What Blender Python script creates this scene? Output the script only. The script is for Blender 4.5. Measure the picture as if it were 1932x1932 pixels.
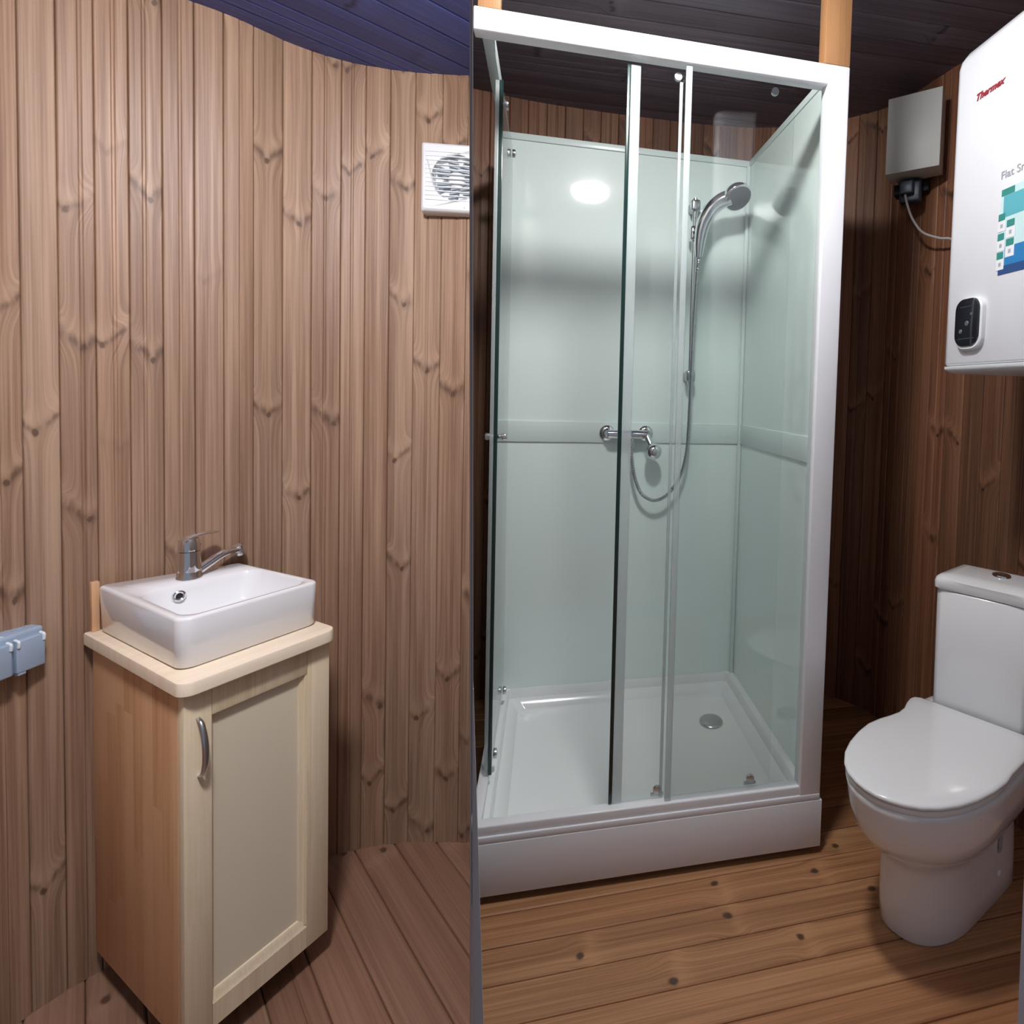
import bpy, bmesh, math, random
from mathutils import Vector, Matrix, Euler
R = math.radians
PI = math.pi
S = bpy.context.scene
C = bpy.context.collection
for o in list(bpy.data.objects):
    bpy.data.objects.remove(o)

# ------------------------------------------------------------------ camera
CAM = Vector((0.16177, -1.39336, 1.30918))
cam_d = bpy.data.cameras.new('camera')
cam_d.sensor_width = 36.0
cam_d.sensor_fit = 'HORIZONTAL'
cam_d.lens = 1033.79 / 1932 * 36
cam_d.shift_x = -(1251.93 - 966) / 1932
cam_d.shift_y = (782.79 - 966) / 1932
cam_d.clip_start = 0.02
cam = bpy.data.objects.new('camera', cam_d)
C.objects.link(cam)
RX = Vector((0.97841839, -0.20454304, 0.02931904))
DN = Vector((0.0206867, -0.04484484, -0.99880784))
FW = Vector((0.20559552, 0.97785847, -0.03902929))
DN = FW.cross(RX)
cam.matrix_world = Matrix(((RX.x, -DN.x, -FW.x, CAM.x), (RX.y, -DN.y, -FW.y, CAM.y),
                           (RX.z, -DN.z, -FW.z, CAM.z), (0, 0, 0, 1)))
S.camera = cam

# ------------------------------------------------------------------ world, exposure
world = bpy.data.worlds.new('world')
S.world = world
world.use_nodes = True
bg = world.node_tree.nodes['Background']
bg.inputs[0].default_value = (0.80, 0.86, 1.0, 1)
bg.inputs[1].default_value = 0.25
S.view_settings.view_transform = 'Standard'
S.view_settings.look = 'None'
S.view_settings.gamma = 1.0
S.view_settings.use_curve_mapping = False
S.view_settings.exposure = 0.0
LAMP_LEFT = 275.0      # emission of the lamp over the basin corner
LAMP_RIGHT = 222.0     # emission of the lamp in front of the shower
PN = Vector((-0.9912, -0.1319, -0.0150)).normalized()   # normal of the partition between the two rooms

# ------------------------------------------------------------------ helpers
def tag(o, label=None, cat=None, group=None, kind=None):
    if label: o['label'] = label
    if cat: o['category'] = cat
    if group: o['group'] = group
    if kind: o['kind'] = kind
    return o

def thing(name, label, cat, loc=(0, 0, 0), rz=0.0, group=None):
    o = bpy.data.objects.new(name, None)
    o.empty_display_size = 0.05
    C.objects.link(o)
    o.location = loc
    o.rotation_euler = (0, 0, rz)
    return tag(o, label, cat, group)

def obj(name, bm, m, parent=None, smooth=35, label=None, kind=None):
    bmesh.ops.remove_doubles(bm, verts=bm.verts, dist=1e-6)
    bmesh.ops.recalc_face_normals(bm, faces=bm.faces)
    me = bpy.data.meshes.new(name)
    bm.to_mesh(me)
    bm.free()
    if m: me.materials.append(m)
    if smooth:
        for p in me.polygons: p.use_smooth = True
        me.set_sharp_from_angle(angle=R(smooth))
    o = bpy.data.objects.new(name, me)
    C.objects.link(o)
    if parent: o.parent = parent
    if label: o['label'] = label
    if kind: o['kind'] = kind
    return o

def NB(): return bmesh.new()

def box(bm, a, b, bev=0.0, seg=2, M=None):
    g = bmesh.ops.create_cube(bm, size=1.0)
    vs = g['verts']
    for v in vs:
        v.co = Vector([a[i] + (v.co[i] + .5) * (b[i] - a[i]) for i in range(3)])
    if bev > 0:
        es = list({e for v in vs for e in v.link_edges})
        r = bmesh.ops.bevel(bm, geom=es, offset=bev, segments=seg, affect='EDGES', profile=.5)
        vs = list({v for f in r['faces'] for v in f.verts} | {v for v in vs if v.is_valid})
    if M is not None:
        bmesh.ops.transform(bm, matrix=M, verts=[v for v in vs if v.is_valid])
    return vs

def loft(bm, loops, cap0=True, cap1=True):
    L = [[bm.verts.new(p) for p in lp] for lp in loops]
    n = len(L[0])
    for a, b in zip(L, L[1:]):
        for i in range(n):
            bm.faces.new((a[i], a[(i + 1) % n], b[(i + 1) % n], b[i]))
    if cap0: bm.faces.new(L[0][::-1])
    if cap1: bm.faces.new(L[-1])
    return L

def rpoly(pts, rad, z=0.0, seg=6):
    """rounded polygon in plan, corners pts (counter-clockwise), radius or list of radii"""
    out = []
    n = len(pts)
    for i in range(n):
        r = rad[i] if isinstance(rad, (list, tuple)) else rad
        p = Vector(pts[i][:2]); a = Vector(pts[i - 1][:2]); b = Vector(pts[(i + 1) % n][:2])
        u = (a - p).normalized(); w = (b - p).normalized()
        ang = u.angle(w)
        d = r / math.tan(ang / 2)
        c = p + (u + w).normalized() * (r / math.sin(ang / 2))
        s = p + u * d; e = p + w * d
        a0 = math.atan2(s.y - c.y, s.x - c.x); a1 = math.atan2(e.y - c.y, e.x - c.x)
        da = (a1 - a0 + PI) % (2 * PI) - PI
        for k in range(seg + 1):
            t = a0 + da * k / seg
            out.append((c.x + r * math.cos(t), c.y + r * math.sin(t), z))
    return out

def slab(bm, pts, rad, z0, z1, bev=0.002, seg=6):
    """rounded plate with softened top and bottom edges"""
    def ins(d, z):
        n = len(pts); cx = sum(p[0] for p in pts) / n; cy = sum(p[1] for p in pts) / n
        q = [(p[0] + (cx - p[0]) * d / max(1e-6, math.hypot(cx - p[0], cy - p[1])) * 1.35,
              p[1] + (cy - p[1]) * d / max(1e-6, math.hypot(cx - p[0], cy - p[1])) * 1.35) for p in pts]
        return rpoly(q, rad, z, seg)
    loft(bm, [ins(bev, z0), ins(0, z0 + bev), ins(0, z1 - bev), ins(bev * .3, z1 - bev * .3), ins(bev, z1)])

def catmull(p, n=8):
    p = [Vector(q) for q in p]
    q = [p[0] * 2 - p[1]] + p + [p[-1] * 2 - p[-2]]
    out = []
    for i in range(1, len(q) - 2):
        a, b, c, d = q[i - 1:i + 3]
        for k in range(n):
            t = k / n
            out.append(.5 * ((2 * b) + (c - a) * t + (2 * a - 5 * b + 4 * c - d) * t * t + (3 * b - a - 3 * c + d) * t ** 3))
    out.append(p[-1].copy())
    return out

def tube(bm, path, rad, seg=14, sy=1.0, up=None):
    """swept circle (or ellipse, sy) along path; rad number or list"""
    path = [Vector(p) for p in path]
    n = len(path)
    rs = rad if isinstance(rad, (list, tuple)) else [rad] * n
    T = []
    for i in range(n):
        d = path[min(i + 1, n - 1)] - path[max(i - 1, 0)]
        T.append(d.normalized())
    ref = Vector(up) if up else (Vector((0, 0, 1)) if abs(T[0].z) < .9 else Vector((1, 0, 0)))
    nrm = (ref - T[0] * ref.dot(T[0])).normalized()
    loops = []
    for i in range(n):
        nrm = (nrm - T[i] * nrm.dot(T[i])).normalized()
        bi = T[i].cross(nrm)
        loops.append([path[i] + nrm * (rs[i] * sy * math.cos(2 * PI * k / seg)) + bi * (rs[i] * math.sin(2 * PI * k / seg)) for k in range(seg)])
    loft(bm, loops)

def lathe(bm, prof, seg=32, M=None):
    """profile [(r,z)...] about z"""
    loops = []
    for r, z in prof:
        loops.append([Vector((max(r, 1e-5) * math.cos(2 * PI * k / seg), max(r, 1e-5) * math.sin(2 * PI * k / seg), z)) for k in range(seg)])
    if M is not None:
        loops = [[M @ p for p in lp] for lp in loops]
    loft(bm, loops)

def axisM(loc, axis):
    """matrix taking z to the given axis"""
    return Matrix.Translation(loc) @ Vector(axis).to_track_quat('Z', 'Y').to_matrix().to_4x4()

def clip(bm, co, no):
    """keep what lies on the side no points away from"""
    g = list(bm.verts) + list(bm.edges) + list(bm.faces)
    r = bmesh.ops.bisect_plane(bm, geom=g, plane_co=co, plane_no=no, clear_outer=True)
    es = [e for e in r['geom_cut'] if isinstance(e, bmesh.types.BMEdge)]
    if es:
        bmesh.ops.holes_fill(bm, edges=es, sides=0)

# ------------------------------------------------------------------ materials
class NT:
    """small expression builder for shader maths"""
    def __init__(s, name):
        s.m = bpy.data.materials.new(name)
        s.m.use_nodes = True
        s.t = s.m.node_tree
        s.b = s.t.nodes['Principled BSDF']
        s.out = s.t.nodes['Material Output']
    def n(s, typ, **kw):
        nd = s.t.nodes.new(typ)
        for k, v in kw.items(): setattr(nd, k, v)
        return nd
    def put(s, sock, v):
        if v is None: return
        if hasattr(v, 'is_output'): s.t.links.new(v, sock)
        else: sock.default_value = v
    def f(s, op, a, b=None, c=None):
        nd = s.n('ShaderNodeMath', operation=op)
        for i, v in enumerate((a, b, c)): s.put(nd.inputs[i], v)
        return nd.outputs[0]
    def xyz(s, x, y, z):
        nd = s.n('ShaderNodeCombineXYZ')
        for i, v in enumerate((x, y, z)): s.put(nd.inputs[i], v)
        return nd.outputs[0]
    def noise(s, vec, scale=1.0, detail=2.0, rough=.5):
        nd = s.n('ShaderNodeTexNoise')
        s.put(nd.inputs['Vector'], vec)
        nd.inputs['Scale'].default_value = scale
        nd.inputs['Detail'].default_value = detail
        nd.inputs['Roughness'].default_value = rough
        return nd.outputs[0]
    def white(s, vec):
        nd = s.n('ShaderNodeTexWhiteNoise', noise_dimensions='3D')
        s.put(nd.inputs['Vector'], vec)
        sp = s.n('ShaderNodeSeparateColor')
        s.t.links.new(nd.outputs['Color'], sp.inputs[0])
        return sp.outputs[0], sp.outputs[1], sp.outputs[2]
    def mix(s, fac, a, b, mode='MIX'):
        nd = s.n('ShaderNodeMix', data_type='RGBA', blend_type=mode)
        s.put(nd.inputs[0], fac)
        s.put(nd.inputs[6], a)
        s.put(nd.inputs[7], b)
        return nd.outputs[2]
    def step(s, v, lo, hi, a=0.0, b=1.0):
        nd = s.n('ShaderNodeMapRange', interpolation_type='SMOOTHSTEP')
        s.put(nd.inputs[0], v)
        nd.inputs[1].default_value = lo; nd.inputs[2].default_value = hi
        nd.inputs[3].default_value = a; nd.inputs[4].default_value = b
        return nd.outputs[0]
    def bump(s, h, strength=.2, dist=.002):
        nd = s.n('ShaderNodeBump')
        nd.inputs['Strength'].default_value = strength
        nd.inputs['Distance'].default_value = dist
        s.put(nd.inputs['Height'], h)
        s.t.links.new(nd.outputs[0], s.b.inputs['Normal'])

def c4(c): return (c[0], c[1], c[2], 1.0)

def srgb(r, g, b):
    return tuple((v / 255 / 12.92) if v / 255 < .04045 else ((v / 255 + .055) / 1.055) ** 2.4 for v in (r, g, b))

def plain(name, col, rough=.5, metal=0.0, coat=0.0, spec=.5, emit=None, es=0.0):
    t = NT(name)
    t.b.inputs['Base Color'].default_value = c4(col)
    t.b.inputs['Roughness'].default_value = rough
    t.b.inputs['Metallic'].default_value = metal
    t.b.inputs['Coat Weight'].default_value = coat
    t.b.inputs['Coat Roughness'].default_value = .05
    t.b.inputs['Specular IOR Level'].default_value = spec
    if emit:
        t.b.inputs['Emission Color'].default_value = c4(emit)
        t.b.inputs['Emission Strength'].default_value = es
    else:
        # a faint unevenness so that no surface is perfectly uniform
        tc = t.n('ShaderNodeTexCoord')
        nz = t.noise(tc.outputs['Object'], 9.0, 3.0)
        t.put(t.b.inputs['Roughness'], t.f('MULTIPLY_ADD', nz, .08, max(0.0, rough - .04)))
    return t.m

def wav0(t, u, v, idx):
    return t.noise(t.xyz(t.f('MULTIPLY', u, 2.0), t.f('MULTIPLY', v, 30.0), t.f('MULTIPLY', idx, 1.7)), 1.0, 3.0)

def wood(name, light, dark, knot, w, period=.42, vknot=1.0, tint=.22, rough=.5, pres=.42, coat=0.0, vary=(.9, .8, .75), streak=220.0, arms=1.0, core=1.0):
    """boards laid in UV: u = board number + position across, v = metres along"""
    t = NT(name)
    uv = t.n('ShaderNodeUVMap')
    sp = t.n('ShaderNodeSeparateXYZ')
    t.t.links.new(uv.outputs[0], sp.inputs[0])
    u, v = sp.outputs[0], sp.outputs[1]
    idx = t.f('FLOOR', u)
    lx = t.f('MULTIPLY', t.f('SUBTRACT', t.f('SUBTRACT', u, idx), .5), w)
    r0, r1, r2 = t.white(t.xyz(idx, 3.7, 1.1))
    vv = t.f('ADD', v, t.f('MULTIPLY', r0, 5.0))
    cell = t.f('FLOOR', t.f('DIVIDE', vv, period))
    fv = t.f('SUBTRACT', vv, t.f('MULTIPLY', cell, period))
    k0, k1, k2 = t.white(t.xyz(idx, cell, 9.3))
    kx = t.f('MULTIPLY', t.f('SUBTRACT', k0, .5), w * .7)
    kv = t.f('MULTIPLY_ADD', k1, period * .5, period * .25)
    wav = t.noise(t.xyz(t.f('MULTIPLY', u, 3.2), t.f('MULTIPLY', v, 14.0), idx), 1.0, 3.0)
    dx = t.f('SUBTRACT', lx, t.f('MULTIPLY_ADD', t.f('SUBTRACT', wav0(t, u, v, idx), .5), .008, kx))
    dv = t.f('SUBTRACT', t.f('SUBTRACT', fv, kv), t.f('MULTIPLY', t.f('SUBTRACT', wav, .5), .030))
    adx = t.f('ABSOLUTE', dx)
    dvv = t.f('SUBTRACT', dv, t.f('MULTIPLY', adx, vknot))
    on = t.step(k2, pres, pres + .08)
    # the arms of the knot, the dark core, the pale halo above and below
    arm = t.f('POWER', 2.718, t.f('MULTIPLY', t.f('POWER', t.f('DIVIDE', dvv, t.f('MULTIPLY_ADD', k0, .010, .006)), 2.0), -1.0))
    arm = t.f('MULTIPLY', arm, t.step(adx, .030, .055, 1.0, .0))
    arm = t.f('MULTIPLY', t.f('MULTIPLY', arm, t.step(wav, .28, .62)), arms)
    rr = t.f('SQRT', t.f('ADD', t.f('POWER', t.f('MULTIPLY', dx, 1.0), 2.0), t.f('POWER', t.f('MULTIPLY', dv, .75), 2.0)))
    core = t.step(rr, .003 * core, .0075 * core, 1.0, 0.0)
    halo = t.f('POWER', 2.718, t.f('MULTIPLY', t.f('POWER', t.f('DIVIDE', dvv, .04), 2.0), -1.0))
    halo = t.f('MULTIPLY', halo, on)
    km = t.f('MULTIPLY', t.f('MAXIMUM', t.f('MULTIPLY', arm, .85), core), on)
    # grain: fibres along the board, pushed sideways round the knot
    push = t.f('MULTIPLY', t.f('MULTIPLY', halo, dx), -.6 if arms > 0 else -.3)
    gx = t.f('ADD', lx, push)
    low = t.noise(t.xyz(t.f('MULTIPLY', gx, 22.0), t.f('MULTIPLY', vv, .8), t.f('MULTIPLY', idx, 3.1)), 1.0, 2.0)
    fib = t.noise(t.xyz(t.f('MULTIPLY', gx, streak), t.f('MULTIPLY', vv, 2.2), t.f('MULTIPLY', idx, 7.3)), 1.0, 4.0, .6)
    band = t.noise(t.xyz(t.f('MULTIPLY', gx, 75.0), t.f('MULTIPLY', vv, .9), t.f('MULTIPLY', idx, 5.7)), 1.0, 2.0)
    g = t.f('ADD', t.f('ADD', t.f('MULTIPLY', low, .30), t.f('MULTIPLY', fib, .55)), t.f('MULTIPLY', band, .35))
    g = t.step(g, .40, .78)
    col = t.mix(g, c4(light), c4(dark))
    tintc = t.mix(r1, (1, 1, 1, 1), c4(vary))
    col = t.mix(1.0, col, tintc, 'MULTIPLY')
    br = t.f('MULTIPLY_ADD', r2, tint, 1.0 - tint * .6)
    bc = t.n('ShaderNodeCombineColor')
    for i in range(3): t.put(bc.inputs[i], br)
    col = t.mix(1.0, col, bc.outputs[0], 'MULTIPLY')
    pale = t.f('MULTIPLY', t.f('MULTIPLY', halo, t.step(dvv, -.01, .03)), .35)
    col = t.mix(pale, col, c4([min(1, x * 1.25) for x in light]))
    col = t.mix(t.f('MULTIPLY', km, .85), col, c4(knot))
    t.put(t.b.inputs['Base Color'], col)
    t.b.inputs['Coat Weight'].default_value = coat
    t.b.inputs['Coat Roughness'].default_value = .3
    t.put(t.b.inputs['Roughness'], t.f('MULTIPLY_ADD', fib, .2, rough - .1))
    t.bump(t.f('ADD', t.f('MULTIPLY', fib, .6), t.f('MULTIPLY', km, -.4)), .25, .0012)
    return t.m

def staves(name, cols, w=.04, length=.35, ax=0, az=2, rough=.5, contrast=.5):
    """glued solid-wood panel: narrow staves with fine grain, from object coordinates"""
    t = NT(name)
    tc = t.n('ShaderNodeTexCoord')
    sp = t.n('ShaderNodeSeparateXYZ')
    t.t.links.new(tc.outputs['Object'], sp.inputs[0])
    x, z = sp.outputs[ax], sp.outputs[az]
    other = sp.outputs[3 - ax - az]
    i = t.f('FLOOR', t.f('DIVIDE', x, w))
    a0, a1, a2 = t.white(t.xyz(i, .5, 2.2))
    j = t.f('FLOOR', t.f('ADD', t.f('DIVIDE', z, length), a0))
    b0, b1, b2 = t.white(t.xyz(i, j, 4.4))
    fib = t.noise(t.xyz(t.f('MULTIPLY', x, 260.0), t.f('MULTIPLY', z, 5.0), t.f('MULTIPLY_ADD', other, 260.0, t.f('MULTIPLY', b0, 20.0))), 1.0, 3.0)
    low = t.noise(t.xyz(t.f('MULTIPLY', x, 60.0), t.f('MULTIPLY', z, 2.0), t.f('MULTIPLY', b1, 30.0)), 1.0, 2.0)
    g = t.step(t.f('ADD', t.f('MULTIPLY', fib, .5), t.f('MULTIPLY', low, .5)), .35, .7)
    col = t.mix(g, c4(cols[0]), c4(cols[1]))
    col = t.mix(t.f('MULTIPLY', b2, contrast), col, c4(cols[2]))
    t.put(t.b.inputs['Base Color'], col)
    t.b.inputs['Roughness'].default_value = rough
    t.bump(fib, .12, .0008)
    return t.m

def glass(name, col, edge=False):
    """thin clear pane: see-through with a Fresnel reflection"""
    t = NT(name)
    t.t.nodes.remove(t.b)
    tr = t.n('ShaderNodeBsdfTransparent'); tr.inputs[0].default_value = c4(col)
    gl = t.n('ShaderNodeBsdfGlossy'); gl.inputs['Roughness'].default_value = .015
    fr = t.n('ShaderNodeFresnel')
    ge = t.n('ShaderNodeNewGeometry')   # the same reflectance whichever face of the pane is met
    t.put(fr.inputs[0], t.f('MULTIPLY_ADD', ge.outputs['Backfacing'], 1 / 1.42 - 1.42, 1.42))
    mx = t.n('ShaderNodeMixShader')
    t.t.links.new(fr.outputs[0], mx.inputs[0])
    t.t.links.new(tr.outputs[0], mx.inputs[1])
    t.t.links.new(gl.outputs[0], mx.inputs[2])
    t.t.links.new(mx.outputs[0], t.out.inputs[0])
    return t.m

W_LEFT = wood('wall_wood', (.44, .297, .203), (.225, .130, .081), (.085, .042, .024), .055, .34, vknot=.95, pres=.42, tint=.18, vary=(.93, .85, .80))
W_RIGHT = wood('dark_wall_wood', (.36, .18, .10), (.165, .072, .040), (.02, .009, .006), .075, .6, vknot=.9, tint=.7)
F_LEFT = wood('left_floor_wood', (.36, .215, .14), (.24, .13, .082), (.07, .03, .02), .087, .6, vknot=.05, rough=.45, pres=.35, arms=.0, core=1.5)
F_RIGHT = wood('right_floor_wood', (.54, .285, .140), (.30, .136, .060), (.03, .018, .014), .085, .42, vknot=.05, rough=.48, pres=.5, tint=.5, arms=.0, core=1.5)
CEIL = wood('dark_ceiling_wood', (.24, .205, .245), (.13, .11, .155), (.02, .018, .02), .09, .9, vknot=.1, rough=.55, tint=.3)
CEIL_B = wood('blue_ceiling_wood', (.11, .155, .48), (.07, .105, .34), (.03, .03, .06), .09, .9, vknot=.1, rough=.55, tint=.3)
CERAMIC = plain('white_ceramic', (.83, .84, .86), .12, coat=.5)
ACRYL = plain('white_acrylic', (.87, .89, .90), .16, coat=.3)
WHITE_METAL = plain('white_lacquered_profile', (.80, .81, .85), .3)
WHITE_PLASTIC = plain('white_plastic', (.78, .81, .84), .35)
BOX_GREY = plain('pale_grey_plastic', (.62, .64, .62), .45)
CHROME = plain('chrome', (.80, .82, .85), .07, metal=1.0)
SATIN = plain('satin_steel', (.55, .57, .60), .28, metal=1.0)
MINT = plain('mint_glass_panel', (.80, .91, .88), .06, coat=.4)
MINT_RAIL = plain('pale_mint_rail', (.70, .80, .78), .3)
GLASS = glass('clear_glass', (.985, .995, .992))
def seal_mat():
    t = NT('clear_grey_seal')
    t.b.inputs['Base Color'].default_value = (.66, .72, .73, 1)
    t.b.inputs['Roughness'].default_value = .3
    tr = t.n('ShaderNodeBsdfTransparent'); tr.inputs[0].default_value = (.95, .98, .98, 1)
    mx = t.n('ShaderNodeMixShader'); mx.inputs[0].default_value = .42
    t.t.links.new(tr.outputs[0], mx.inputs[1]); t.t.links.new(t.b.outputs[0], mx.inputs[2])
    t.t.links.new(mx.outputs[0], t.out.inputs[0])
    return t.m
CLEAR_SEAL = seal_mat()
GLASS_EDGE = plain('dark_green_glass_edge', (.012, .035, .032), .15)
SEAL = plain('grey_translucent_seal', (.55, .61, .62), .35)
BLUE_GREY = plain('blue_grey_plastic', (.33, .42, .54), .38)
PALE_CLIP = plain('pale_grey_clip', (.72, .80, .86), .4)
DARK_GAP = plain('dark_rubber', (.012, .012, .014), .7)
NAVY_PLASTIC = plain('dark_navy_plastic', (.035, .055, .085), .35)
BLACK_GLOSS = plain('black_gloss', (.010, .012, .018), .12, coat=.5)
GREY_MARK = plain('grey_print', (.38, .40, .43), .5)
HOLE = plain('dark_hole', (.01, .011, .012), .6)
RED = plain('red_print', (.33, .03, .045), .45)
TEAL = plain('teal_print', (.03, .25, .22), .45)
AQUA = plain('aqua_print', (.10, .42, .50), .45)
PALE_AQUA = plain('pale_aqua_print', (.55, .76, .78), .45)
BLUE = plain('blue_print', (.02, .20, .48), .45)
NAVY = plain('navy_print', (.02, .07, .22), .45)
PAPER = plain('white_print', (.80, .81, .85), .5)
TRIM = plain('grey_white_trim', (.55, .54, .60), .5)
PARTITION = plain('partition_paint', (.30, .27, .26), .7)
CABLE = plain('grey_white_cable', (.50, .48, .47), .5)
BIRCH_FRONT = staves('pale_pine', (srgb(232, 214, 182), srgb(215, 192, 155), srgb(238, 222, 194)), .045, .5, 0, 2, .5, .5)
BIRCH_TOP = staves('pale_pine_top', (srgb(240, 222, 198), srgb(226, 204, 172), srgb(244, 230, 208)), .04, .3, 1, 0, .5, .5)
SIDE_WOOD = staves('warm_pine_side', (srgb(206, 158, 116), srgb(186, 134, 94), srgb(220, 178, 138)), .04, .4, 1, 2, .5, .7)
PANEL_CREAM = plain('cream_mdf', srgb(226, 216, 190), .55)
POST_WOOD = staves('honey_pine_post', (srgb(172, 126, 86), srgb(150, 102, 62), srgb(180, 138, 96)), .05, 1.0, 0, 2, .5, .3)
LAMP_MAT = NT('lamp_diffuser')
def lamp_mat(name, col, strength):
    return plain(name, (.9, .9, .9), .4, emit=col, es=strength)

# ------------------------------------------------------------------ setting: boards along a path
def boards(bm, seams, P, T, along, length, v0, seed, mid=.55, groove=.004, depth=.005, thick=.03, sub=1):
    """P(s)->point of face, T(s)->unit vector out of the wall towards the room; swept by along*length"""
    rnd = random.Random(seed)
    uvl = bm.loops.layers.uv.verify()
    along = Vector(along)
    for i in range(len(seams) - 1):
        a, b = seams[i], seams[i + 1]
        w = b - a
        m = a + w * rnd.choice((.5, .45, .55, .62))
        prof = [(a, -depth), (a + groove * .35, -depth * .3), (a + groove, 0.0)]
        if rnd.random() < mid:
            prof += [(m - .004, 0.0), (m - .0015, -.0022), (m + .0015, -.0022), (m + .004, 0.0)]
        else:
            prof += [(a + w * .35, .0008), (a + w * .65, .0008)]
        prof += [(b - groove, 0.0), (b - groove * .35, -depth * .3), (b, -depth)]
        back = [(b, -thick), (a, -thick)]
        ring = [P(s) + T(s) * d for s, d in prof + back]
        us = [i + (s - a) / w * .98 + .01 for s, d in prof + back]
        lo = [bm.verts.new(p) for p in ring]
        hi = [bm.verts.new(p + along * length) for p in ring]
        n = len(ring)
        for k in range(n):
            k2 = (k + 1) % n
            f = bm.faces.new((lo[k], lo[k2], hi[k2], hi[k]))
            for lp, uu, vv in zip(f.loops, (us[k], us[k2], us[k2], us[k]), (v0, v0, v0 + length, v0 + length)):
                lp[uvl].uv = (uu, vv)

def obj_keep(name, bm, m, kind='structure'):
    me = bpy.data.meshes.new(name)
    bmesh.ops.recalc_face_normals(bm, faces=bm.faces)
    bm.to_mesh(me); bm.free()
    me.materials.append(m)
    o = bpy.data.objects.new(name, me)
    C.objects.link(o)
    o['kind'] = kind
    return o

def path_fn(pts):
    c = catmull([(p[0], p[1], 0) for p in pts], 24)
    s = [0.0]
    for a, b in zip(c, c[1:]): s.append(s[-1] + (b - a).length)
    def at(x):
        x = min(max(x, 0), s[-1] - 1e-6)
        lo, hi = 0, len(s) - 1
        while hi - lo > 1:
            md = (lo + hi) // 2
            if s[md] <= x: lo = md
            else: hi = md
        t = (x - s[lo]) / (s[hi] - s[lo])
        return c[lo].lerp(c[hi], t), (c[hi] - c[lo]).normalized()
    P = lambda x: at(x)[0]
    def T(x):
        d = (at(min(x + .02, s[-1]))[0] - at(max(x - .02, 0))[0]).normalized()
        return Vector((d.y, -d.x, 0))
    return P, T, s[-1], c, s

def uvfix(bm): return bm

def nearest_s(c, s, q):
    q = Vector((q[0], q[1], 0))
    return min(zip(((p - q).length for p in c), s))[1]

def project_x(p):
    d = Vector(p) - CAM
    return 1251.93 + 1033.79 * d.dot(RX) / d.dot(FW)

Z_L, Z_R = 2.16, 2.50
# curved board wall round the basin corner
pl = [(-1.05, -1.25), (-1.04, -.80), (-1.0, -.50), (-.94, -.28), (-.895, -.16), (-.835, -.065), (-.755, .005), (-.66, .062), (-.58, .105), (-.53, .15), (-.48, .19),
      (-.41, .222), (-.33, .24), (-.215, .241), (-.06, .214), (.06, .18)]
P, T, L, cc, ss = path_fn(pl)
xs = [project_x((p.x, p.y, 1.05)) for p in cc]
def s_at_px(u):
    for i in range(len(xs) - 1):
        if xs[i] <= u < xs[i + 1]:
            return ss[i] + (ss[i + 1] - ss[i]) * (u - xs[i]) / (xs[i + 1] - xs[i])
    return L
seam_px = [-26, 46, 116, 185, 248, 310, 369, 423, 479, 533, 586, 640, 685, 730, 776, 826, 873]
sm = [s_at_px(u) for u in seam_px]
pre = []
x = sm[0]
while x > .07:
    x -= .062; pre.insert(0, x)
post = []
x = sm[-1]
while x < L - .06:
    x += .058; post.append(x)
bm = NB()
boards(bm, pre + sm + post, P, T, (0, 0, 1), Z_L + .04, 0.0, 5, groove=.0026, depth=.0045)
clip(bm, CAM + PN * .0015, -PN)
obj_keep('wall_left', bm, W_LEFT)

# curved board wall behind shower and toilet
pr = [(-1.0, .62), (-.62, .80), (-.36, .90), (-.14, .955), (.06, .986), (.28, .997), (.5, .998), (.78, .99), (1.0, .965), (1.17, .915), (1.28, .860), (1.383, .775), (1.455, .70), (1.494, .645), (1.525, .52),
      (1.555, .33), (1.59, .12), (1.62, -.08), (1.64, -.25), (1.65, -.5), (1.65, -.9), (1.62, -1.3)]
P, T, L, cc, ss = path_fn(pr)
sm = [i * .075 for i in range(int(L / .075))]
bm = NB()
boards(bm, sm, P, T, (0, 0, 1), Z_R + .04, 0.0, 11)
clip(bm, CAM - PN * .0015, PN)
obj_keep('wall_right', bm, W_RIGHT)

def flat_boards(name, m, z, org, ac, al, w, n, length, seed, side, flip=False):
    """floor or ceiling planks: org corner, ac across, al along"""
    ac = Vector((ac[0], ac[1], 0)).normalized(); al = Vector((al[0], al[1], 0)).normalized()
    o = Vector((org[0], org[1], z))
    bm = NB()
    boards(bm, [i * w for i in range(n)], lambda s: o + ac * s, lambda s: Vector((0, 0, -1 if flip else 1)), al, length, 0.0, seed, mid=.25 if not flip else .3, groove=.0042, depth=.007)
    if side < 0: clip(bm, CAM + PN * .0015, -PN)
    else: clip(bm, CAM - PN * .0015, PN)
    return obj_keep(name, bm, m)

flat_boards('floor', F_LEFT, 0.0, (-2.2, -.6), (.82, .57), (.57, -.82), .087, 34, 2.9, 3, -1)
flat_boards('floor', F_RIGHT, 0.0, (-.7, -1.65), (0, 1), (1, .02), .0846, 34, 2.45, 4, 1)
flat_boards('ceiling', CEIL_B, Z_L, (-2.2, -.2), (.57, -.82), (.82, .57), .09, 26, 3.2, 6, -1, True)
flat_boards('ceiling', CEIL, Z_R, (-.9, -1.5), (0, 1), (1, -.03), .092, 31, 2.8, 7, 1, True)

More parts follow.
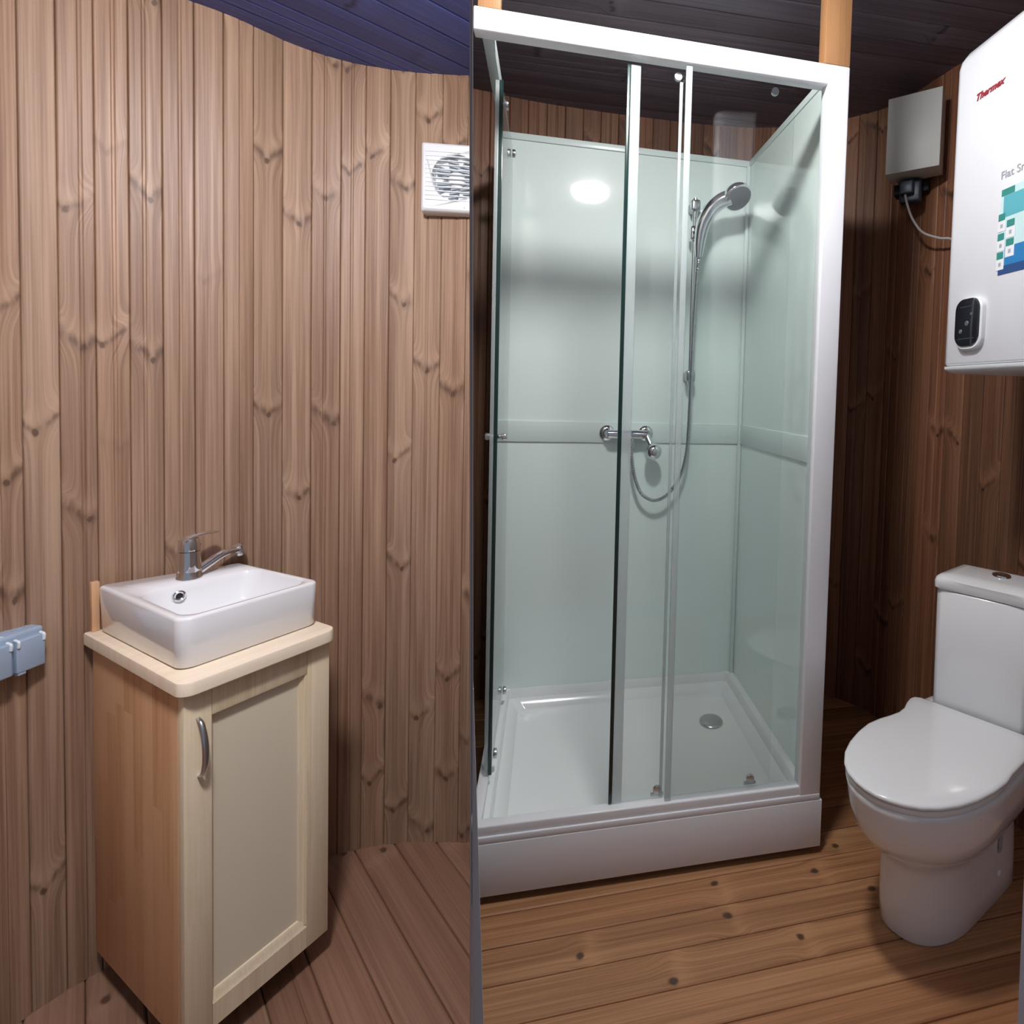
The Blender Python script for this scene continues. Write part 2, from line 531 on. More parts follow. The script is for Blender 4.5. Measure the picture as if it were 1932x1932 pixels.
# thin partition between the two rooms, and the two pale door-frame boards in front
H = Vector((-.1319, .9912, 0)).normalized()
bm = NB()
n2 = PN
pts = []
for d in (.30, 2.75):
    for z in (-.004, 2.54):
        p = CAM + H * d
        p.z = z
        p -= PN * (p - CAM).dot(PN)
        pts.append(p)
q = [p - n2 * .0005 for p in pts] + [p + n2 * .0005 for p in pts]
vs = [bm.verts.new(p) for p in q]
for f in ((0, 1, 3, 2), (4, 6, 7, 5), (0, 4, 5, 1), (2, 3, 7, 6), (0, 2, 6, 4), (1, 5, 7, 3)):
    bm.faces.new([vs[i] for i in f])
obj('wall_middle', bm, PARTITION, None, 0, kind='structure')

def wedge(name, a_top, a_bot, b_bot, b_top, t, H=H, more=None):
    """tapering upright board: four corners of its front, thickness t away from the camera"""
    bm = NB()
    f = [Vector(p) for p in (a_top, a_bot, b_bot, b_top)]
    b = [p + H * t for p in f]
    loft(bm, [f, b])
    if more:
        f = [Vector(p) for p in more]
        loft(bm, [f, [p + H * t for p in f]])
    return obj(name, bm, TRIM, None, 0, kind='structure')
p0 = CAM + H * .62
def onpart(z):
    p = p0.copy(); p.z = z
    p -= PN * ((p - CAM).dot(PN) + .0015)
    return p
side = Vector((H.y, -H.x, 0))
wedge('trim_1', onpart(.98), onpart(.0), onpart(.0) + side * .0285, onpart(.98) + side * .0012, .03, H, (onpart(2.46), onpart(.981), onpart(.981) + side * .0012, onpart(2.46) + side * .0012))
wedge('trim_2', Vector((.803, -.773, 2.46)), Vector((.838, -.773, 0)), Vector((.94, -.75, 0)), Vector((.94, -.75, 2.46)), .03, Vector((.75, .66, 0)))

# ------------------------------------------------------------------ ceiling lamps
def lamp(name, label, loc, r, drop, col, strength):
    t = thing(name, label, 'ceiling light', loc, 0, 'round ceiling lamps')
    bm = NB()
    lathe(bm, [(0, 0), (r * 1.08, 0), (r * 1.08, -drop * .16), (r * 1.02, -drop * .2), (0, -drop * .2)], 40)
    obj('lamp_base', bm, WHITE_PLASTIC, t)
    bm = NB()
    lathe(bm, [(0, -drop * .2), (r * .98, -drop * .2), (r, -drop * .4), (r * .97, -drop * .62), (r * .84, -drop * .84), (r * .5, -drop * .97), (0, -drop)], 40)
    obj('lamp_diffuser', bm, lamp_mat(name + '_glow', col, strength), t)
    return t
lamp('ceiling_lamp', 'round white ceiling lamp mounted in front of the shower, mirrored in its back panel', (.375, -.43, Z_R), .095, .05, (1.0, .985, .97), LAMP_RIGHT)
lamp('ceiling_lamp', 'round white ceiling lamp above the wash basin corner, beside the extractor fan', (-.16, -.98, Z_L), .085, .11, (1.0, .975, .96), LAMP_LEFT)

# ------------------------------------------------------------------ vanity cabinet (local x across its front, y to the wall)
TH = R(51.276)
VL = Vector((-.4697, -.2771, 0))
van = thing('vanity_cabinet', 'pale pine vanity cabinet under the white basin with a panelled door', 'bathroom cabinet', VL, TH)
Zb, Zt = .070, .742
bm = NB()   # left side panel
box(bm, (0, .022, Zb + .001), (.018, .386, Zt), .0012)
obj('side_panel', bm, SIDE_WOOD, van, label='warm brown pine side panel')
bm = NB()   # right side panel, scribed shorter to the curved wall
box(bm, (.246, .022, Zb + .001), (.262, .30, Zt), .0012)
obj('side_panel', bm, SIDE_WOOD, van, label='warm brown pine side panel')
bm = NB()
loft(bm, [[(.019, .024, z), (.245, .024, z), (.245, .292, z), (.019, .378, z)] for z in (Zb + .02, Zb + .036)])
obj('bottom_panel', bm, SIDE_WOOD, van)
bm = NB()   # set-back plinth the cabinet stands on
loft(bm, [[(.03, .09, z), (.235, .09, z), (.235, .27, z), (.03, .35, z)] for z in (0.001, Zb + .02)])
obj('plinth', bm, DARK_GAP, van, label='dark recessed plinth')
# door: left and right stiles, rails, inset cream panel, all on the front plane y=0
door = NB()
box(door, (0.0, -.001, Zb), (.0435, .021, Zt), .0018)
obj_door = obj('door', door, BIRCH_FRONT, van)
bm = NB(); box(bm, (.2165, -.001, Zb), (.2635, .021, Zt), .0018)
obj('right_stile', bm, BIRCH_FRONT, obj_door)
bm = NB(); box(bm, (.0437, -.0006, .684), (.2163, .0205, Zt), .0016)
obj('top_rail', bm, BIRCH_FRONT, obj_door)
bm = NB()   # bottom rail with a sloped, moulded upper edge
loft(bm, [[(x, -.0006, Zb + .001), (x, -.0006, .118), (x, .004, .124), (x, .0055, .132), (x, .009, .137), (x, .0205, .142), (x, .0205, Zb + .001)] for x in (.0437, .2163)])
obj('bottom_rail', bm, BIRCH_FRONT, obj_door, 30)
bm = NB()   # moulded strip inside the right stile
loft(bm, [[(.2165, -.0004, z), (.2125, .002, z), (.2105, .006, z), (.205, .0085, z), (.203, .0125, z), (.2165, .0125, z)] for z in (.125, .684)])
obj('moulding', bm, BIRCH_FRONT, obj_door, 30)
bm = NB(); box(bm, (.042, .012, .12), (.218, .0185, .70))
obj('door_panel', bm, PANEL_CREAM, obj_door, 0, label='flat cream inset panel')
bm = NB()
hp = catmull([(.0215, -.001, .690), (.0217, -.014, .683), (.022, -.024, .660), (.0223, -.027, .635), (.0226, -.024, .609), (.0228, -.014, .588), (.023, -.001, .580)], 6)
n = len(hp)
tube(bm, hp, [.0032 + .0022 * math.sin(PI * i / (n - 1)) for i in range(n)], 12, .75)
obj('handle', bm, SATIN, obj_door, label='bowed satin metal pull')
bm = NB()
slab(bm, [(-.012, -.022), (.270, -.022), (.264, .313), (-.010, .402)], [.024, .024, .004, .004], Zt, .770, .0035, 8)
obj('countertop', bm, BIRCH_TOP, van, 30, label='pale pine countertop with rounded front corners')
bm = NB()
box(bm, (-.0005, .386, .7705), (.012, .398, .876), .001)
obj('backsplash', bm, SIDE_WOOD, van, label='narrow upright pine strip behind the basin')

# ------------------------------------------------------------------ wash basin
ba = thing('wash_basin', 'white rectangular ceramic countertop basin on the pine vanity', 'wash basin', VL + Vector((0, 0, .7705)), TH)
def q(fl, fr, br, bl, r, z, seg=8): return rpoly([fl, fr, br, bl], r, z - .7705, seg)
ro = [.024, .016, .008, .008]
bm = NB()
loops = [q((.013, .038), (.256, .038), (.234, .302), (.012, .372), ro, .7706),
         q((.0095, .034), (.2585, .034), (.2355, .305), (.0095, .376), ro, .775),
         q((.006, .027), (.259, .027), (.235, .3075), (.006, .378), ro, .864),
         q((.0075, .0285), (.2575, .0285), (.2335, .306), (.0075, .3765), ro, .8685),
         q((.010, .031), (.2550, .031), (.2315, .304), (.010, .374), ro, .870),
         q((.019, .039), (.2465, .039), (.2330, .236), (.021, .258), [.03, .03, .035, .035], .870),
         q((.0215, .0415), (.2440, .0415), (.2310, .234), (.0235, .2555), [.03, .03, .035, .035], .8675),
         q((.0245, .046), (.2405, .046), (.2280, .231), (.0265, .2525), [.03, .03, .035, .035], .855),
         q((.031, .054), (.2330, .054), (.2200, .224), (.033, .246), [.032, .032, .035, .035], .812),
         q((.045, .068), (.2190, .068), (.2060, .212), (.047, .232), [.03, .03, .03, .03], .799),
         q((.09, .11), (.17, .11), (.16, .18), (.09, .19), [.02, .02, .02, .02], .796)]
loft(bm, loops)
obj('basin_bowl', bm, CERAMIC, ba, 50)
OV = Vector((.0905, .2425, .0765))
bm = NB()
M = axisM(OV, (-.107, -1, .16))
lathe(bm, [(.0062, -.001), (.0062, .0035), (.0085, .0048), (.0115, .0035), (.0125, .0005), (.0125, -.002), (.0062, -.002)], 32, M)
obj('overflow_ring', bm, CHROME, ba, label='chrome overflow ring')
bm = NB(); lathe(bm, [(0, .0006), (.0064, .0006), (.0064, -.0015), (0, -.0015)], 24, M)
obj('overflow_hole', bm, HOLE, ba, label='dark overflow opening')
bm = NB(); lathe(bm, [(0, .0), (.020, .0), (.022, .002), (.018, .004), (0, .005)], 28, Matrix.Translation((.13, .14, .0245)))
obj('waste_plug', bm, CHROME, ba)
bm = NB()
for i, (dx, w) in enumerate(((0, .006), (.008, .004), (.014, .005))):
    box(bm, (.170 + dx, .292, .0996), (.170 + dx + w, .299, .1000))
obj('maker_mark', bm, GREY_MARK, ba, 0, label='small grey printed mark')

# ------------------------------------------------------------------ basin tap
fx, fy, fz = .124, .279, .8705
fa = thing('basin_tap', 'chrome single lever mixer tap on the white basin, spout swung right', 'tap', VL + Matrix.Rotation(TH, 3, 'Z') @ Vector((fx, fy, fz)), TH)
bm = NB()
lathe(bm, [(0, 0), (.0235, 0), (.0235, .003), (.0222, .005), (.0220, .018), (.0206, .032), (.0198, .046), (.0195, .060), (0, .060)], 36)
obj('tap_body', bm, CHROME, fa, 40)
bm = NB()
tip = Vector((.100, .022, .044))
sp_path = catmull([(0, .0, .008), (.018, .003, .012), (.040, .007, .022), (.062, .011, .032), (.082, .014, .0365), (.100, .017, .036)], 8)
n = len(sp_path)
tube(bm, sp_path, [.0138 - .0040 * i / (n - 1) for i in range(n)], 16, .72)
spt = obj('spout', bm, CHROME, fa, 50)
bm = NB()
lathe(bm, [(0, -.002), (.0108, -.002), (.0108, .009), (.0115, .010), (.0115, .021), (.010, .0225), (0, .0225)], 24, axisM(Vector((.104, .0175, .044)), (.25, .05, -1)))
obj('aerator', bm, CHROME, spt)
bm = NB()   # lever: cap over the cartridge, with a flat tongue towards the right
lathe(bm, [(0, .0612), (.0196, .0612), (.0198, .066), (.0192, .080), (.0165, .088), (.0, .0905)], 32)
lv = obj('lever_cap', bm, CHROME, fa, 40)
bm = NB()
lp = catmull([(-.014, -.003, .083), (.0, .0, .0895), (.014, .003, .0925), (.032, .007, .0925), (.050, .0115, .090), (.058, .013, .089)], 6)
n = len(lp)
tube(bm, lp, [.0145 - .0065 * (i / (n - 1)) ** 2 for i in range(n)], 14, .28, up=(0, 0, 1))
obj('lever', bm, CHROME, fa, 60)
bm = NB(); lathe(bm, [(0, 0), (.0022, 0), (.0022, .001), (0, .0012)], 14, axisM(Vector((.0182, -.0072, .072)), (.93, -.36, 0)))
obj('temperature_dot', bm, RED, lv, label='small red dot')

# ------------------------------------------------------------------ double socket on the left wall
SD = Vector((.31, .95, 0)).normalized()          # along the face, away from the camera
SN = Vector((.95, -.31, 0)).normalized()         # out of the wall
so = thing('wall_socket', 'blue grey surface mounted double socket with two flap covers', 'socket', Vector((-.8155, -.0865, .735)), math.atan2(SD.y, SD.x))
# local x along the wall (0 at far end, negative towards camera), y into the wall, z up
bm = NB()
box(bm, (-.1010, .006, -.006), (.0035, .062, .0745), .006, 4)
obj('casing', bm, BLUE_GREY, so, 40)
for i, (a, b) in enumerate(((-.0015, -.0465), (-.0525, -.0975))):
    bm = NB()
    box(bm, (b, -.004, -.002), (a, .008, .0615), .003, 3)
    fl = obj('flap_cover', bm, BLUE_GREY, so, 40)
    for xx in (b + .002, a - .0035):
        bm = NB()
        tube(bm, catmull([(xx, .004, .0632), (xx, -.0046, .0605), (xx, -.0052, .054), (xx, -.0045, .049)], 4), .0026, 8)
        obj('hinge_clip', bm, PALE_CLIP, fl, label='pale hinge lug')
    bm = NB(); box(bm, (b + .002, -.0035, -.0062), (b + .014, .006, -.0018), .0008)
    obj('finger_lip', bm, BLUE_GREY, fl)
bm = NB()
box(bm, (-.078, .010, .0744), (-.056, .046, .0752))
obj('top_label', bm, PALE_CLIP, so, 0, label='pale rectangular plate on top')
bm = NB()
for xx, yy in ((-.034, .024), (-.016, .021)):
    box(bm, (xx, yy, .0743), (xx + .007, yy + .006, .0750))
obj('knockout_marks', bm, GREY_MARK, so, 0)

# ------------------------------------------------------------------ extractor fan
fan = thing('extractor_fan', 'white square extractor fan with round louvred grille, cut off by the partition', 'extractor fan', Vector((-.0945, .1850, 1.8700)), R(-6))
def fclip(bm, parent=fan):
    iM = parent.matrix_basis.inverted()
    clip(bm, iM @ (CAM + PN * .0018), iM.to_3x3() @ (-PN))
bm = NB()   # housing with open round mouth
seg = 48
def sq(h, z, r=.008):
    pts = rpoly([(-h, -h), (h, -h), (h, h), (-h, h)], r, z, 11)
    return pts
HW = .0880
toM = Matrix(((1, 0, 0, 0), (0, 0, 1, 0), (0, 1, 0, 0), (0, 0, 0, 1)))  # plan xy -> wall xz, depth on y
def circ(r, y, n=48): return [Vector((r * math.cos(2 * PI * (k + .5) / n - 3 * PI / 4), y, r * math.sin(2 * PI * (k + .5) / n - 3 * PI / 4))) for k in range(n)]
def sqy(h, y, r): return [Vector((p[0], y, p[1])) for p in sq(h, 0, r)]
loft(bm, [sqy(HW + .004, .044, .006), sqy(HW + .004, .012, .006), sqy(HW + .002, .006, .006), sqy(HW, .003, .008), sqy(HW - .004, .0, .008), circ(.0625, 0), circ(.062, .012), circ(.058, .024)], True, True)
fclip(bm)
obj('housing', bm, WHITE_PLASTIC, fan, 0)
bm = NB()
lathe(bm, [(0, -.004), (.016, -.004), (.022, .0), (.024, .010), (.024, .014), (0, .014)], 32, axisM(Vector((0, .010, -.002)), (0, 1, 0)))
fclip(bm)
obj('motor_hub', bm, WHITE_PLASTIC, fan)
bm = NB()
for k in range(7):
    a = 2 * PI * k / 7
    lp = []
    for r_, tw in ((.022, .007), (.055, .005)):
        c = Vector((r_ * math.cos(a), .014, r_ * math.sin(a))); tn = Vector((-math.sin(a), 0, math.cos(a)))
        lp.append([c + tn * .012 + Vector((0, -tw, 0)), c + tn * .012 + Vector((0, -tw + .0015, 0)), c - tn * .012 + Vector((0, tw, 0)), c - tn * .012 + Vector((0, tw - .0015, 0))])
    loft(bm, lp)
fclip(bm)
obj('impeller', bm, plain('cool_grey_plastic', (.42, .48, .52), .5), fan, 0)
bm = NB()
for k in range(12):
    z = -.0605 + k * .0115 - .001
    box(bm, (-.079, -.0016, z), (.079, .004, z + .0028), .0006, 1)
fclip(bm)
obj('louvre_grille', bm, WHITE_PLASTIC, fan, 0)

def text_mesh(txt, size, name, m, parent, M, shear=0.0, extrude=.0004, bold=0.0):
    cu = bpy.data.curves.new(name, 'FONT')
    cu.body = txt; cu.size = size; cu.shear = shear; cu.extrude = extrude; cu.offset = size * bold
    tmp = bpy.data.objects.new(name, cu)
    C.objects.link(tmp)
    dg = bpy.context.evaluated_depsgraph_get()
    me = bpy.data.meshes.new_from_object(tmp.evaluated_get(dg))
    bpy.data.objects.remove(tmp)
    me.transform(M)
    me.materials.clear(); me.materials.append(m)
    o = bpy.data.objects.new(name, me)
    C.objects.link(o); o.parent = parent
    return o
text_mesh('E', .006, 'printed_mark', GREY_MARK, fan, Matrix(((1, 0, 0, .022), (0, 0, -1, -.0006), (0, 1, 0, -.080), (0, 0, 0, 1))))

# ------------------------------------------------------------------ shower cabin (front plane y=0, inside x 0..0.93, back y=0.748)
X1, D, ZT = .953, .748, 2.250
sh = thing('shower_cabin', 'white framed square shower cabin with clear sliding glass doors', 'shower', (0, 0, 0))
X0 = .0
bm = NB()   # skirt under the tray: front and right side, set on dark feet gap
box(bm, (X0 + .004, 0, .023), (X1 - .001, .012, .160), .002)
box(bm, (X1 - .012, .0115, .023), (X1 - .001, D, .160), .002)
obj('skirt', bm, WHITE_METAL, sh)
for x, y in ((.06, .08), (.88, .08), (.06, .66), (.88, .66), (.46, .08)):
    bm = NB()
    lathe(bm, [(0, 0), (.022, 0), (.022, .008), (.010, .012), (.010, .08), (0, .08)], 16, Matrix.Translation((x, y, .0005)))
    obj('foot', bm, DARK_GAP, sh)
# tray
bm = NB()
def rr(x0, y0, x1, y1, r, z): return rpoly([(x0, y0), (x1, y0), (x1, y1), (x0, y1)], r, z, 6)
yf, yb = .012, D
loft(bm, [rr(.001, yf, X1 - .012, yb, .006, .070), rr(.001, yf, X1 - .012, yb, .006, .160), rr(.003, yf + .003, X1 - .015, yb - .002, .006, .163),
          rr(.028, yf + .040, X1 - .040, yb - .016, .012, .163), rr(.031, yf + .043, X1 - .043, yb - .018, .014, .160), rr(.036, .060, X1 - .048, yb - .022, .018, .128),
          rr(.055, .075, X1 - .068, yb - .035, .024, .121), rr(.072, .09, X1 - .085, yb - .050, .03, .098), rr(.10, .12, X1 - .12, yb - .08, .03, .093), rr(.4, .3, .5, .4, .03, .092)])
obj('tray', bm, ACRYL, sh, 40)
bm = NB(); lathe(bm, [(0, .006), (.030, .0055), (.040, .003), (.043, .0), (.043, -.003), (0, -.003)], 36, Matrix.Translation((.778, .515, .098)))
obj('drain_cover', bm, SATIN, sh, label='round steel drain cover')
# frame
bm = NB(); box(bm, (-.0315, .004, 2.157), (.946, .040, 2.212), .004, 3)
obj('header_rail', bm, WHITE_METAL, sh)
bm = NB(); box(bm, (.883, .003, .162), (.947, .042, 2.2115), .004, 3)
obj('corner_post', bm, WHITE_METAL, sh)
bm = NB()
box(bm, (X0 + .001, .001, .160), (.945, .012, .178), .003, 2)
box(bm, (X0 + .001, .006, .172), (.884, .036, .203), .004, 3)
obj('bottom_rail', bm, WHITE_METAL, sh)
bm = NB()
box(bm, (-.016, .041, 2.165), (.010, D - .001, 2.205), .003, 2)
obj('side_header_rail', bm, SEAL, sh)
bm = NB()
box(bm, (-.014, .041, .164), (.014, D - .001, .190), .004, 2)
obj('side_bottom_rail', bm, WHITE_METAL, sh)
# panels
bm = NB(); box(bm, (-.018, D - .014, .1635), (.931, D - .002, ZT - .02))
bp = obj('back_panel', bm, MINT, sh, 0, label='pale mint glass back panel')
bm = NB(); box(bm, (-.018, D - .020, ZT - .024), (.935, D - .001, ZT), .002)
obj('top_trim', bm, MINT_RAIL, bp)
bm = NB(); box(bm, (-.018, D - .020, 1.112), (.930, D - .0138, 1.192), .002)
obj('middle_rail', bm, MINT_RAIL, bp)
bm = NB(); box(bm, (.933, .045, .1635), (.945, D - .003, ZT - .02))
spn = obj('side_panel', bm, MINT, sh, 0, label='pale mint glass side panel')
bm = NB(); box(bm, (.929, .045, ZT - .024), (.947, D - .021, ZT), .002)
obj('top_trim', bm, MINT_RAIL, spn)
bm = NB(); box(bm, (.927, .045, 1.112), (.9328, D - .021, 1.192), .002)
obj('middle_rail', bm, MINT_RAIL, spn)
bm = NB(); box(bm, (.918, D - .030, .1635), (.932, D - .0205, ZT - .024), .002)
obj('corner_strip', bm, MINT_RAIL, spn)
bm = NB(); box(bm, (.905, .0425, .1645), (.930, .052, ZT - .06), .002)
obj('wall_profile', bm, CLEAR_SEAL, spn)
# front: fixed pane on the right, sliding door left of it
bm = NB(); box(bm, (.508, .014, .2035), (.882, .019, 2.1565))
fp = obj('fixed_pane', bm, GLASS, sh, 0, label='clear fixed glass pane')
bm = NB(); box(bm, (.4915, .012, .2035), (.508, .021, 2.1565), .002)
obj('edge_profile', bm, CLEAR_SEAL, fp, label='pale grey edge profile')
bm = NB(); box(bm, (.376, .0275, .206), (.80, .0325, 2.1445))
dr = obj('sliding_door', bm, GLASS, sh, 0, label='clear sliding glass front door, pushed open')
bm = NB(); box(bm, (.3500, .0265, .206), (.3755, .0335, 2.1445), .002)
obj('magnet_seal', bm, CLEAR_SEAL, dr, label='pale grey magnet strip')
bm = NB(); box(bm, (.3400, .0262, .206), (.3498, .0338, 2.1445), .001)
obj('glass_edge', bm, GLASS_EDGE, dr, label='dark green glass edge')
bm = NB(); box(bm, (.479, .029, .206), (.4875, .0335, 2.12), .001)
obj('rear_profile', bm, CLEAR_SEAL, dr)
for x in (.475, .745):
    bm = NB()
    lathe(bm, [(0, -.004), (.011, -.004), (.012, 0), (.011, .005), (.004, .006), (0, .006)], 20, axisM(Vector((x, .036, .222)), (0, 1, 0)))
    box(bm, (x - .018, .0355, .204), (x + .018, .042, .213), .002)
    obj('roller', bm, SATIN, dr, label='small grey door roller')
for x in (.475, .745):
    bm = NB(); lathe(bm, [(0, -.004), (.010, -.004), (.011, 0), (.010, .005), (0, .006)], 20, axisM(Vector((x, .036, 2.135)), (0, 1, 0)))
    obj('roller', bm, SATIN, dr, label='small grey door roller')
# left side: sliding door slid back, fixed pane behind
bm = NB(); box(bm, (-.006, .36, .1905), (-.001, D - .021, 2.1645))
obj('side_fixed_pane', bm, GLASS, sh, 0, label='clear fixed side pane')
bm = NB(); box(bm, (.0145, .215, .196), (.0195, .66, 2.155))
sd = obj('side_sliding_door', bm, GLASS, sh, 0, label='clear sliding glass side door, pushed back')
bm = NB(); box(bm, (.0125, .2060, .196), (.0225, .2148, 2.155), .001)
obj('glass_edge', bm, GLASS_EDGE, sd, label='dark green glass edge')
bm = NB(); box(bm, (.001, .208, .196), (.0122, .232, 2.155), .002)
obj('magnet_seal', bm, CLEAR_SEAL, sd, label='pale grey magnet strip')
bm = NB()
prof = [(0, -.030), (.009, -.030), (.0105, -.027), (.0105, -.018), (.007, -.014), (.007, .014), (.0105, .018), (.0105, .027), (.009, .030), (0, .030)]
lathe(bm, prof, 20, axisM(Vector((.017, .235, 1.172)), (1, 0, 0)))
obj('door_knob', bm, CHROME, sd, label='chrome cylindrical knob through the glass')
for z, yy in ((.225, .26), (.225, .61), (2.12, .27), (2.12, .60)):
    bm = NB()
    lathe(bm, [(0, -.004), (.013, -.004), (.014, 0), (.013, .006), (.005, .008), (0, .008)], 20, axisM(Vector((.026, yy, z)), (1, 0, 0)))
    box(bm, (.004, yy - .012, z - .016), (.0135, yy + .012, z + .016), .003)
    obj('roller', bm, SATIN, sd, label='small grey door roller')

# ------------------------------------------------------------------ shower fittings
yp = D - .0205
mx = thing('shower_mixer', 'chrome wall mixer tap fixed on the mint shower back panel', 'tap', (.462, yp, 1.150))
bm = NB()
tube(bm, [(-.075, -.032, -.002), (.0, -.034, -.002), (.075, -.032, -.002)], [.0165, .0185, .0165], 20)
obj('mixer_body', bm, CHROME, mx)
for s in (-1, 1):
    bm = NB()
    lathe(bm, [(0, 0), (.030, 0), (.030, .003), (.026, .008), (.017, .011), (.014, .030), (.0, .030)], 28, axisM(Vector((s * .076, -.0004, 0)), (0, -1, 0)))
    obj('wall_flange', bm, CHROME, mx)
bm = NB()
tube(bm, catmull([(.074, -.034, -.006), (.086, -.052, -.036), (.095, -.068, -.060)], 6), [.012] * 13, 14)
lathe(bm, [(0, -.031), (.017, -.029), (.029, -.013), (.033, .001), (.028, .017), (.016, .028), (0, .031)], 28, axisM(Vector((.097, -.066, -.064)), (.4, -1, -.2)))
obj('control_knob', bm, CHROME, mx, label='round chrome control knob')
bm = NB()
lathe(bm, [(0, 0), (.010, 0), (.010, -.030), (.0085, -.034), (0, -.034)], 18, Matrix.Translation((.015, -.034, -.018)))
obj('hose_outlet', bm, CHROME, mx)

BX = .700
rl = thing('shower_rail', 'slim chrome riser rail on the shower back panel right of the mixer', 'shower rail', (BX, yp, 1.38))
bm = NB(); lathe(bm, [(0, -.03), (.009, -.03), (.009, .685), (0, .685)], 20, Matrix.Translation((0, -.042, 0)))
obj('rail_tube', bm, CHROME, rl)
for z in (0, .655):
    bm = NB()
    lathe(bm, [(0, 0), (.021, 0), (.021, .004), (.017, .012), (.015, .050), (.013, .057), (0, .058)], 22, axisM(Vector((0, -.0004, z)), (0, -1, 0)))
    box(bm, (-.018, -.060, z - .022), (.018, -.026, z + .022), .008, 3)
    obj('wall_bracket', bm, SATIN, rl)
bm = NB()
box(bm, (-.020, -.066, .520), (.020, -.024, .575), .009, 3)
tube(bm, [(.0, -.060, .548), (.016, -.082, .552)], .016, 16)
obj('sliding_holder', bm, CHROME, rl)

hs = thing('hand_shower', 'chrome hand shower with curved handle and round dark spray face', 'hand shower', (BX + .016, yp - .082, 1.86))
bm = NB()
hp = catmull([(-.008, -.002, -.030), (-.006, -.006, .03), (.003, -.014, .090), (.026, -.028, .140), (.058, -.042, .172), (.090, -.054, .187)], 8)
n = len(hp)
tube(bm, hp, [.0140 + .0155 * math.sin(PI * min(.5, .8 * i / (n - 1))) for i in range(n)], 18)
hd = obj('handle', bm, CHROME, hs, 50)
hc = Vector((.118, -.066, .186)); ha = Vector((.22, -.55, -.72)).normalized()
bm = NB()
lathe(bm, [(0, -.040), (.028, -.038), (.046, -.028), (.054, -.012), (.056, .001), (.054, .006), (.048, .008), (0, .008)], 36, axisM(hc, ha))
hh = obj('shower_head', bm, CHROME, hs, 50)
bm = NB()
lathe(bm, [(0, .0115), (.045, .0105), (.050, .0082), (.050, .005), (0, .005)], 36, axisM(hc, ha))
obj('spray_face', bm, plain('dark_grey_rubber', (.10, .13, .145), .5), hh, label='dark grey spray face')

ho = NB()
hpts = [(BX + .009, yp - .084, 1.826), (BX + .006, yp - .078, 1.76), (BX + .002, yp - .072, 1.60), (BX - .004, yp - .075, 1.40), (BX - .004, yp - .064, 1.22), (BX - .008, yp - .052, 1.08),
        (BX - .030, yp - .048, .985), (BX - .078, yp - .046, .915), (BX - .130, yp - .046, .893), (BX - .178, yp - .044, .918), (BX - .205, yp - .040, .975), (.482, yp - .036, 1.04), (.477, yp - .034, 1.098)]
hc_ = catmull(hpts, 14)
tube(ho, hc_, [.0068 + .0006 * math.cos(i * PI) for i in range(len(hc_))], 12)
tag(obj('shower_hose', ho, SATIN, None, 20), 'flexible metal shower hose looping from the mixer up to the hand shower', 'hose')

# ------------------------------------------------------------------ wooden posts between shower frame and ceiling
def post(label, x0, x1, y0, y1):
    t = thing('wooden_post', label, 'post', ((x0 + x1) / 2, (y0 + y1) / 2, 2.2125), 0, 'wooden posts above the shower frame')
    h = Z_R - .002 - 2.2125
    bm = NB(); box(bm, (-(x1 - x0) / 2, -(y1 - y0) / 2, 0), ((x1 - x0) / 2, (y1 - y0) / 2, h), .002)
    obj('post_shaft', bm, POST_WOOD, t)
    bm = NB(); box(bm, (-(x1 - x0) / 2 - .011, -(y1 - y0) / 2 - .001, h - .055), (-(x1 - x0) / 2 - .0003, (y1 - y0) / 2, h), .002)
    obj('cleat', bm, POST_WOOD, t)
post('honey pine post standing on the right end of the white shower frame', .872, .946, .004, .043)
post('honey pine post standing on the left end of the white shower frame', -.022, .030, .006, .040)

# ------------------------------------------------------------------ water heater (flat face looks to -x)
XF, YA, YB, ZB_, ZT_ = 1.20, -.085, -.56, 1.392, 2.225
wh = thing('water_heater', 'white flat electric water heater hung on the wall above the toilet', 'water heater', (XF, 0, ZB_))
hgt = ZT_ - ZB_
bm = NB()
foot = [(.0, YA - .02), (0, YB), (.255, YB), (.255, YA)]
def wl(d, z): return rpoly([(d, YA - d), (.325, YA - d), (.325, YB + d), (d, YB + d)], [.03, .02, .02, .03], z, 8)
loft(bm, [wl(.012, 0.012), wl(.003, .014), wl(0, .020), wl(0, hgt - .045), wl(.003, hgt - .028), wl(.012, hgt - .012), wl(.030, hgt)])
whb = obj('tank_casing', bm, plain('white_enamel', (.79, .81, .86), .2, coat=.4), wh, 50)
bm = NB()
def wl2(d, z): return rpoly([(d + .004, YA - .004 - d), (.321, YA - .004 - d), (.321, YB + .004 + d), (d + .004, YB + .004 + d)], [.03, .02, .02, .03], z, 8)
loft(bm, [wl2(.010, -.006), wl2(.0, -.002), wl2(-.005, .004), wl2(-.005, .011), wl2(0, .0118)])
obj('bottom_cap', bm, WHITE_PLASTIC, wh, 40)
